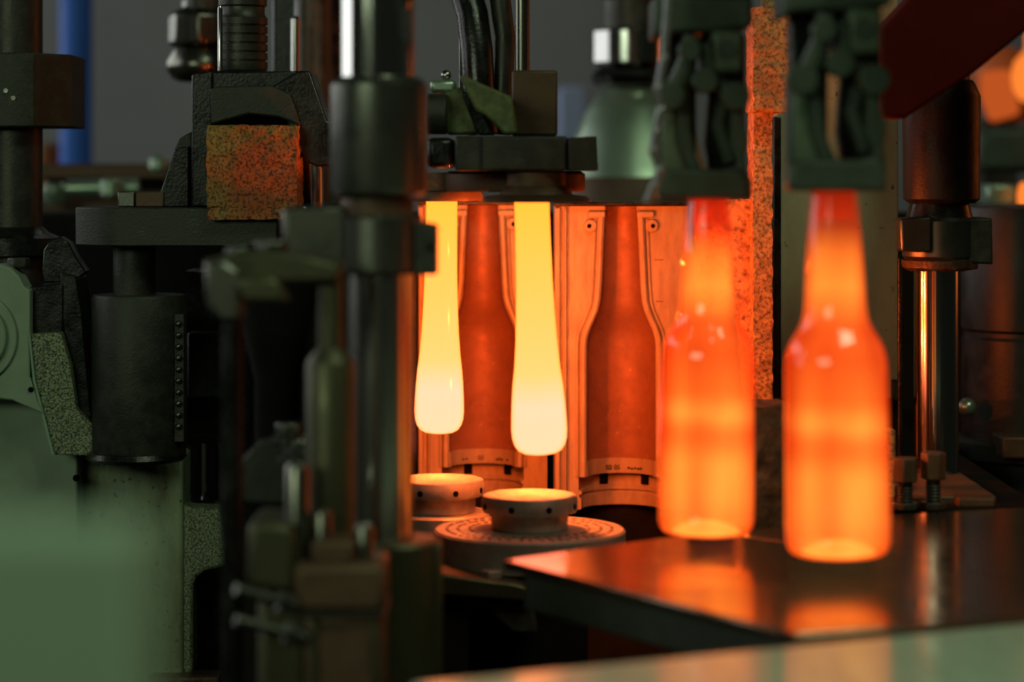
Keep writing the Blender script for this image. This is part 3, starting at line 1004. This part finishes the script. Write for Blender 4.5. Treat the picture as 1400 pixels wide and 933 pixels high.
# ------------------------------------------------------------------ take-out tongs
t = thing('takeout_tongs', P(1146, 262, d), 'nearer right dark green take-out tongs gripping the bottle neck', 'tongs')
jaw = [(1078, 262), (1078, 230), (1098, 214), (1114, 218), (1178, 218), (1192, 212), (1212, 230), (1213, 262)]
bm = prism(jaw, d - .03, .026)
obj('jaw', bm, 'tong', t, .003)
obj('jaw', prism(jaw, d + .016, .02), 'tong', t, .003)
obj('arm', prism([(1079, 232), (1078, 108), (1086, 92), (1124, 90), (1130, 112), (1128, 160), (1134, 196), (1146, 222), (1112, 232)], d - .024, .022), 'tong', t, .002)
obj('arm_rib', prism([(1086, 222), (1085, 112), (1096, 104), (1104, 112), (1106, 176), (1122, 222)], d - .028, .006), 'tonglight', t, .002)
obj('arm', prism([(1180, 240), (1196, 206), (1184, 180), (1186, 130), (1180, 112), (1196, 100), (1208, 112), (1206, 150), (1213, 172), (1208, 200), (1213, 240)], d - .022, .022), 'tong', t, .002)
obj('link', tube([P(1098, 110, d - .03), P(1122, 60, d - .03), P(1130, 20, d - .03)], .006, 10), 'tong', t)
obj('link', tube([P(1196, 108, d - .03), P(1160, 84, d - .028), P(1150, 30, d - .03)], .006, 10), 'tong', t)
for px, py, r in ((1098, 108, .009), (1196, 108, .009), (1150, 86, .008), (1128, 40, .007)):
    obj('pivot', disc_y(P(px, py, d - .04), r, .014, 20), 'tong', t, .001)
obj('top_block', box(1160, 1206, 10, 74, d - .034, .04), 'tonglight', t, .003)
obj('block_hole', disc_y(P(1182, 40, d - .0355), .006, .003, 16), 'tong', t)
obj('head', prism([(1072, 24), (1072, -40), (1220, -40), (1220, 6), (1160, 14), (1086, 16)], d - .03, .06), 'tong', t, .003)
obj('inner_body', prism([(1152, 222), (1146, 180), (1152, 110), (1140, 70), (1140, 16), (1206, 16), (1206, 222)], d - .004, .02), 'black', t, .003)
obj('inner_link', tube([P(1184, 206, d - .008), P(1166, 150, d - .008), P(1178, 96, d - .008)], .005, 10), 'tong', t)
obj('back_body', box(1080, 1132, 20, 226, d - .002, .018), 'black', t, .002)
t_2 = dup(t, (bc2.x, dl, t.location.z + (bc2.z - bc.z)), 'left dark green take-out tongs holding the bottle beside the mould')
ta = thing('takeout_beam', P(1060, -40, 1.47), 'dark green take-out arm beam carrying both tongs along the top edge', 'beam')
zt = t.location.z + (262 + 40) * kb
bm = BM()
va = Vector((bc.x, d, 0)) + Vector((.06, -.105, 0))
vb = Vector((bc2.x, dl, 0)) - Vector((.06, -.105, 0))
nn = Vector((-(vb - va).y, (vb - va).x, 0)).normalized() * .03
aprism(bm, [((va + nn).x, (va + nn).y), ((vb + nn).x, (vb + nn).y), ((vb - nn).x, (vb - nn).y), ((va - nn).x, (va - nn).y)], 'z', zt, zt + .03)
obj('beam', bm, 'tong', ta, .003)
obj('hanger', abox(BM(), ta.location.x - .03, ta.location.x + .03, 1.44, 1.5, zt + .03, 2.6), 'tong', ta, .003)

# segmented hose left of the tongs
t = thing('link_hose', P(882, 278, 1.46), 'grey jointed link hose dangling left of the left tongs', 'hose')
pts = [(915, -20), (912, 30), (908, 80), (900, 120), (904, 150), (897, 180), (893, 205), (903, 232), (896, 252), (884, 277)]
for a, b in zip(pts, pts[1:]):
    obj('link', tube([P(*a, 1.46), P(*b, 1.46)], [.0028, .0021], 10), 'cable', t)
for a in pts[2:-1]:
    obj('joint', ball(P(*a, 1.46), .003, seg=10), 'cable', t)

# ------------------------------------------------------------------ rusty bar, tan plate and crusted block
t = thing('rusty_bar', P(1050, 552, 1.97), 'thick rusty orange bar standing between the two bottles', 'bar')
obj('upper_block', roughen(box(1030, 1082, 10, 152, 1.93, .06), .004, .0018, 150), 'rust', t, sharp=60)
obj('neck', box(1044, 1062, -160, 12, 1.95, .03), 'rust', t, .002)
obj('shank', roughen(box(1030, 1056, 150, 552, 1.955, .05), .004, .0017, 150), 'rust', t, sharp=60)
obj('side_plate', roughen(prism([(955, 272), (1030, 272), (1032, 430), (1031, 552), (1022, 552), (1012, 430), (955, 430)], 1.985, .04), .005, .0022, 120), 'scale', t, sharp=60)
t = thing('backing_plate', P(1150, 545, 2.05), 'tan stained flat plate standing behind the right bottle', 'plate')
obj('panel', box(1062, 1228, -160, 545, 2.04, .03), 'board', t, .001)
obj('edge_strip', box(1058, 1068, 160, 560, 2.03, .03), 'black', t, .001)  # black strip put in for the shade of the gap beside the panel
obj('foot', box(1220, 1229, 520, 548, 2.032, .02), 'slate', t, .001)
obj('lower_panel', box(1062, 1232, 545, 628, 2.08, .05), 'void', t, .001)
bm = roughen(box(1014, 1080, 556, 1120, 1.725, .055), .006, .0026, 110)
tag(obj('crusted_block', bm, 'cinder', sharp=60), 'rough black crusted block under the rusty bar', 'block')
tag(obj('bracket_strip', roughen(box(1204, 1224, 588, 720, 1.845, .02), .006, .0008, 150), 'rust', bev=.001), 'narrow rusty strip standing right beside the nearer bottle', 'strip')

# ------------------------------------------------------------------ right column group
d = 1.95
t = thing('pivot_column', P(1280, 668, d), 'chrome column with black sleeve and clamp at the right of the bottles', 'column')
obj('upper_rod', lathe(1280, d, [(45, 110), (45, -600)], 48), 'soot', t)
obj('sleeve', lathe(1287, d, [(45, 278), (52, 272), (53, 132), (45, 114), (42, 110)], 56), 'soot', t)
obj('spacer', lathe(1284, d, [(46, 300), (40, 276)], 32), 'black', t)
obj('clamp_collar', lathe(1284, d, [(46, 354), (50, 350), (50, 302), (46, 297)], 40), 'satin', t)
obj('clamp_lug', prism([(1230, 299), (1274, 296), (1274, 346), (1232, 344)], d - .034, .03), 'satin', t, .002)
obj('clamp_lug', prism([(1322, 298), (1357, 298), (1358, 362), (1322, 360)], d - .02, .05), 'slate', t, .002)
obj('grease_ring', roughen(lathe(1284, d, [(38, 370), (50, 366), (52, 356), (40, 352)], 24), .006, .0014, 160), 'cinder', t)
obj('chrome_rod', lathe(1280, d, [(30.5, 668), (30.5, 366)], 56), 'chrome', t)
obj('oil_tube', lathe(1230, d + .02, [(3, 668), (3, 354)], 16), 'black', t)
obj('foot_plate', box(1238, 1362, 678, 694, 1.81, .16), 'brown', t, .002)
obj('grease', roughen(lathe(1292, 1.92, [(66, 680), (58, 666), (34, 658)], 24), .006, .003, 120), 'cinder', t)

bpos = [(1237, 641, 698, 'greasy hexagon bolt right beside the nearer bottle'), (1276, 634, 700, 'taller greasy bolt in front of the chrome column')]
first = None
for px, y0, y1, lab in bpos:
    bd = 1.775
    base = Vector((X(px, bd), bd, PZ0 - .0075))
    if first is None:
        first = thing('threaded_bolt', base, lab, 'bolt', 'bolts at the back of the dead plate')
        pr = []
        zb = base.z
        for q in range(9):
            pr += [(.0062, zb + .0022 * q), (.0052, zb + .0022 * q + .0011)]
        obj('shank', alathe(BM(), pr + [(.0055, zb + .02)], base.x, base.y, 20), 'dark', first)
        bm = BM()
        hexprof(bm, base.x, base.y, .0098, zb + .02, zb + .038)
        obj('bolt_head', bm, 'brown', first, .001)
        obj('nut', hexprof(BM(), base.x, base.y, .0105, zb, zb + .005), 'dark', first, .0008)
    else:
        dup(first, base, lab, (.95, .95, 1.1), (0, 0, .6))
tag(obj('clamp_bar', box(1311, 1360, 682, 694, 1.74, .02), 'brown', bev=.001), 'short brown flat bar lying at the foot of the right column', 'bar')

d = 2.25
t = thing('cylinder_housing', P(1405, 660, d), 'large dark round housing cut by the right edge of the picture', 'housing')
obj('barrel', lathe(1410, d, [(95, 918), (95, 628), (112, 622), (112, 600), (95, 596), (95, 462), (92, 458), (92, 452), (95, 448), (95, 300), (90, 284), (60, 280)], 72), 'dark', t)
obj('grease_knob', ball(P(1322, 557, d - .05), .0085), 'hood', t)
obj('flange_block', box(1370, 1470, 598, 628, d - .09, .06), 'brown', t, .002)

# background machinery right
d = 3.1
t = thing('next_section', P(1375, 290, d), 'blurred dark green machinery of the next section behind the right column', 'machine')
obj('block', box(1338, 1460, 174, 236, d, .2), 'tong', t, .01)
obj('block', box(1350, 1390, 252, 282, d - .1, .06), 'hood', t, .004)
obj('slab', box(1325, 1480, 282, 340, d - .15, .3), 'slate', t, .004)
obj('leg', abox(BM(), X(1345, d), X(1440, d), d, d + .15, 0, Z(330, d)), 'void', t)
d = 4.0
t = thing('roller_drum', P(1370, 170, d), 'blurred orange roller drum lit by hot glass at the right edge', 'drum')
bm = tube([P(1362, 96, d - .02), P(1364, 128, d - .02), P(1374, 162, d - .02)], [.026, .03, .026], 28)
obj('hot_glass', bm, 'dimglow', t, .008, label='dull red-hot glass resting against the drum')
obj('shell', tube([P(1392, 150, d + .02), P(1360, 90, d + .1)], [.04, .05], 36), 'orangepaint', t, .01)
obj('stand', abox(BM(), X(1345, d), X(1392, d), d, d + .06, 0, Z(165, d)), 'dark', t)
d = 3.7
t = thing('glass_gob', P(1400, 140, d), 'glowing orange gob of glass at the far right edge', 'glass gob')
obj('glass', lathe(1410, d, [(0, 142), (14, 138), (24, 124), (27, 106), (24, 86), (14, 74), (8, 68), (8, -160)], 24), 'farglow', t, sharp=80)
t2 = thing('glass_gob', P(1398, 285, 3.0), 'tiny glowing gob on the machinery slab at the right edge', 'glass gob')
obj('glass', lathe(1399, 2.96, [(0, 283), (8, 280), (9, 266), (6, 252), (0, 248)], 20), 'farglow', t2, sharp=80)

# red beam across the upper right corner
d = 1.72
t = thing('red_beam', P(1300, 60, d), 'dark red painted beam slanting across the upper right corner', 'beam')
obj('beam', prism([(1203, 42), (1256, -14), (1400, -170), (1900, -700), (2060, -640), (1398, 46), (1334, 98), (1238, 162), (1203, 160)], d, .05), 'redbeam', t, .003)

# ------------------------------------------------------------------ dead plates and conveyor
t = thing('dead_plate', (0.08, 1.4, PZ0), 'glossy brown dead plate reflecting the glowing bottles, its corner pointing left', 'plate')
A = onplane(688, 766)
seam0 = onplane(985, 728)
pl = [A, onplane(1088, 867), onplane(1240, 852), onplane(1400, 836), onplane(1620, 816), onplane(1620, 826) if False else onplane(1620, 812), onplane(1400, 794), seam0, onplane(900, 736)]
pl = [A, onplane(1088, 867), onplane(1240, 856), onplane(1410, 842), onplane(1620, 824), onplane(1404, 796), onplane(1230, 764), seam0, onplane(900, 736)]
obj('plate', aprism(BM(), [(p.x, p.y) for p in pl], 'z', PZ0 - .006, PZ0), 'deadplate', t, .0012)
ctrp = sum(pl, Vector()) / len(pl)
ins = [p.lerp(ctrp, .06) for p in pl]
obj('underside', aprism(BM(), [(p.x, p.y) for p in ins], 'z', PZ0 - .03, PZ0 - .006), 'deadside', t, .002)
obj('pedestal', abox(BM(), .1, .3, 1.36, 1.5, BED, PZ0 - .03), 'void', t)
t = thing('dead_plate', (0.3, 1.6, PZ0), 'dull rear dead plate behind the seam at right, before the bolts', 'plate')
pl = [onplane(992, 727), onplane(1230, 762), onplane(1406, 794), onplane(1640, 820), onplane(1640, 684), onplane(1400, 692), onplane(1230, 701)]
obj('plate', aprism(BM(), [(p.x, p.y) for p in pl], 'z', PZ0 - .007, PZ0 - .001), 'deadplate', t, .001)
obj('pedestal', abox(BM(), .32, .44, 1.55, 1.7, BED, PZ0 - .007), 'void', t)

t = thing('conveyor', (0.1, 1.0, PZ0), 'brushed pale green steel conveyor strip along the bottom foreground', 'conveyor')
e0, e1 = onplane(560, 936), onplane(1700, 824)
n = Vector((e1.x - e0.x, e1.y - e0.y, 0)).normalized()
q = Vector((n.y, -n.x, 0)) * .3
obj('belt', aprism(BM(), [(e0.x, e0.y), ((e0 + q).x, (e0 + q).y), ((e1 + q).x, (e1 + q).y), (e1.x, e1.y)], 'z', PZ0 - .012, PZ0 + .0005), 'conveyor', t, .002)
t = thing('conveyor_stand', (0.1, 1.0, BED), 'black stand legs carrying the pale green conveyor strip from below', 'stand')
for f in (.2, .5):
    p = e0.lerp(e1, f) + q * .5
    obj('leg', abox(BM(), p.x - .02, p.x + .02, p.y - .02, p.y + .02, BED, PZ0 - .0125), 'void', t)

# foreground guard at the lower left, close to the lens
d = .5
tag(obj('guard_panel', abox(BM(), X(-700, d), X(202, d), d, d + .02, 0, Z(719, d)), 'guard', bev=.004), 'large blurred grey green guard panel in the lower left foreground', 'panel')
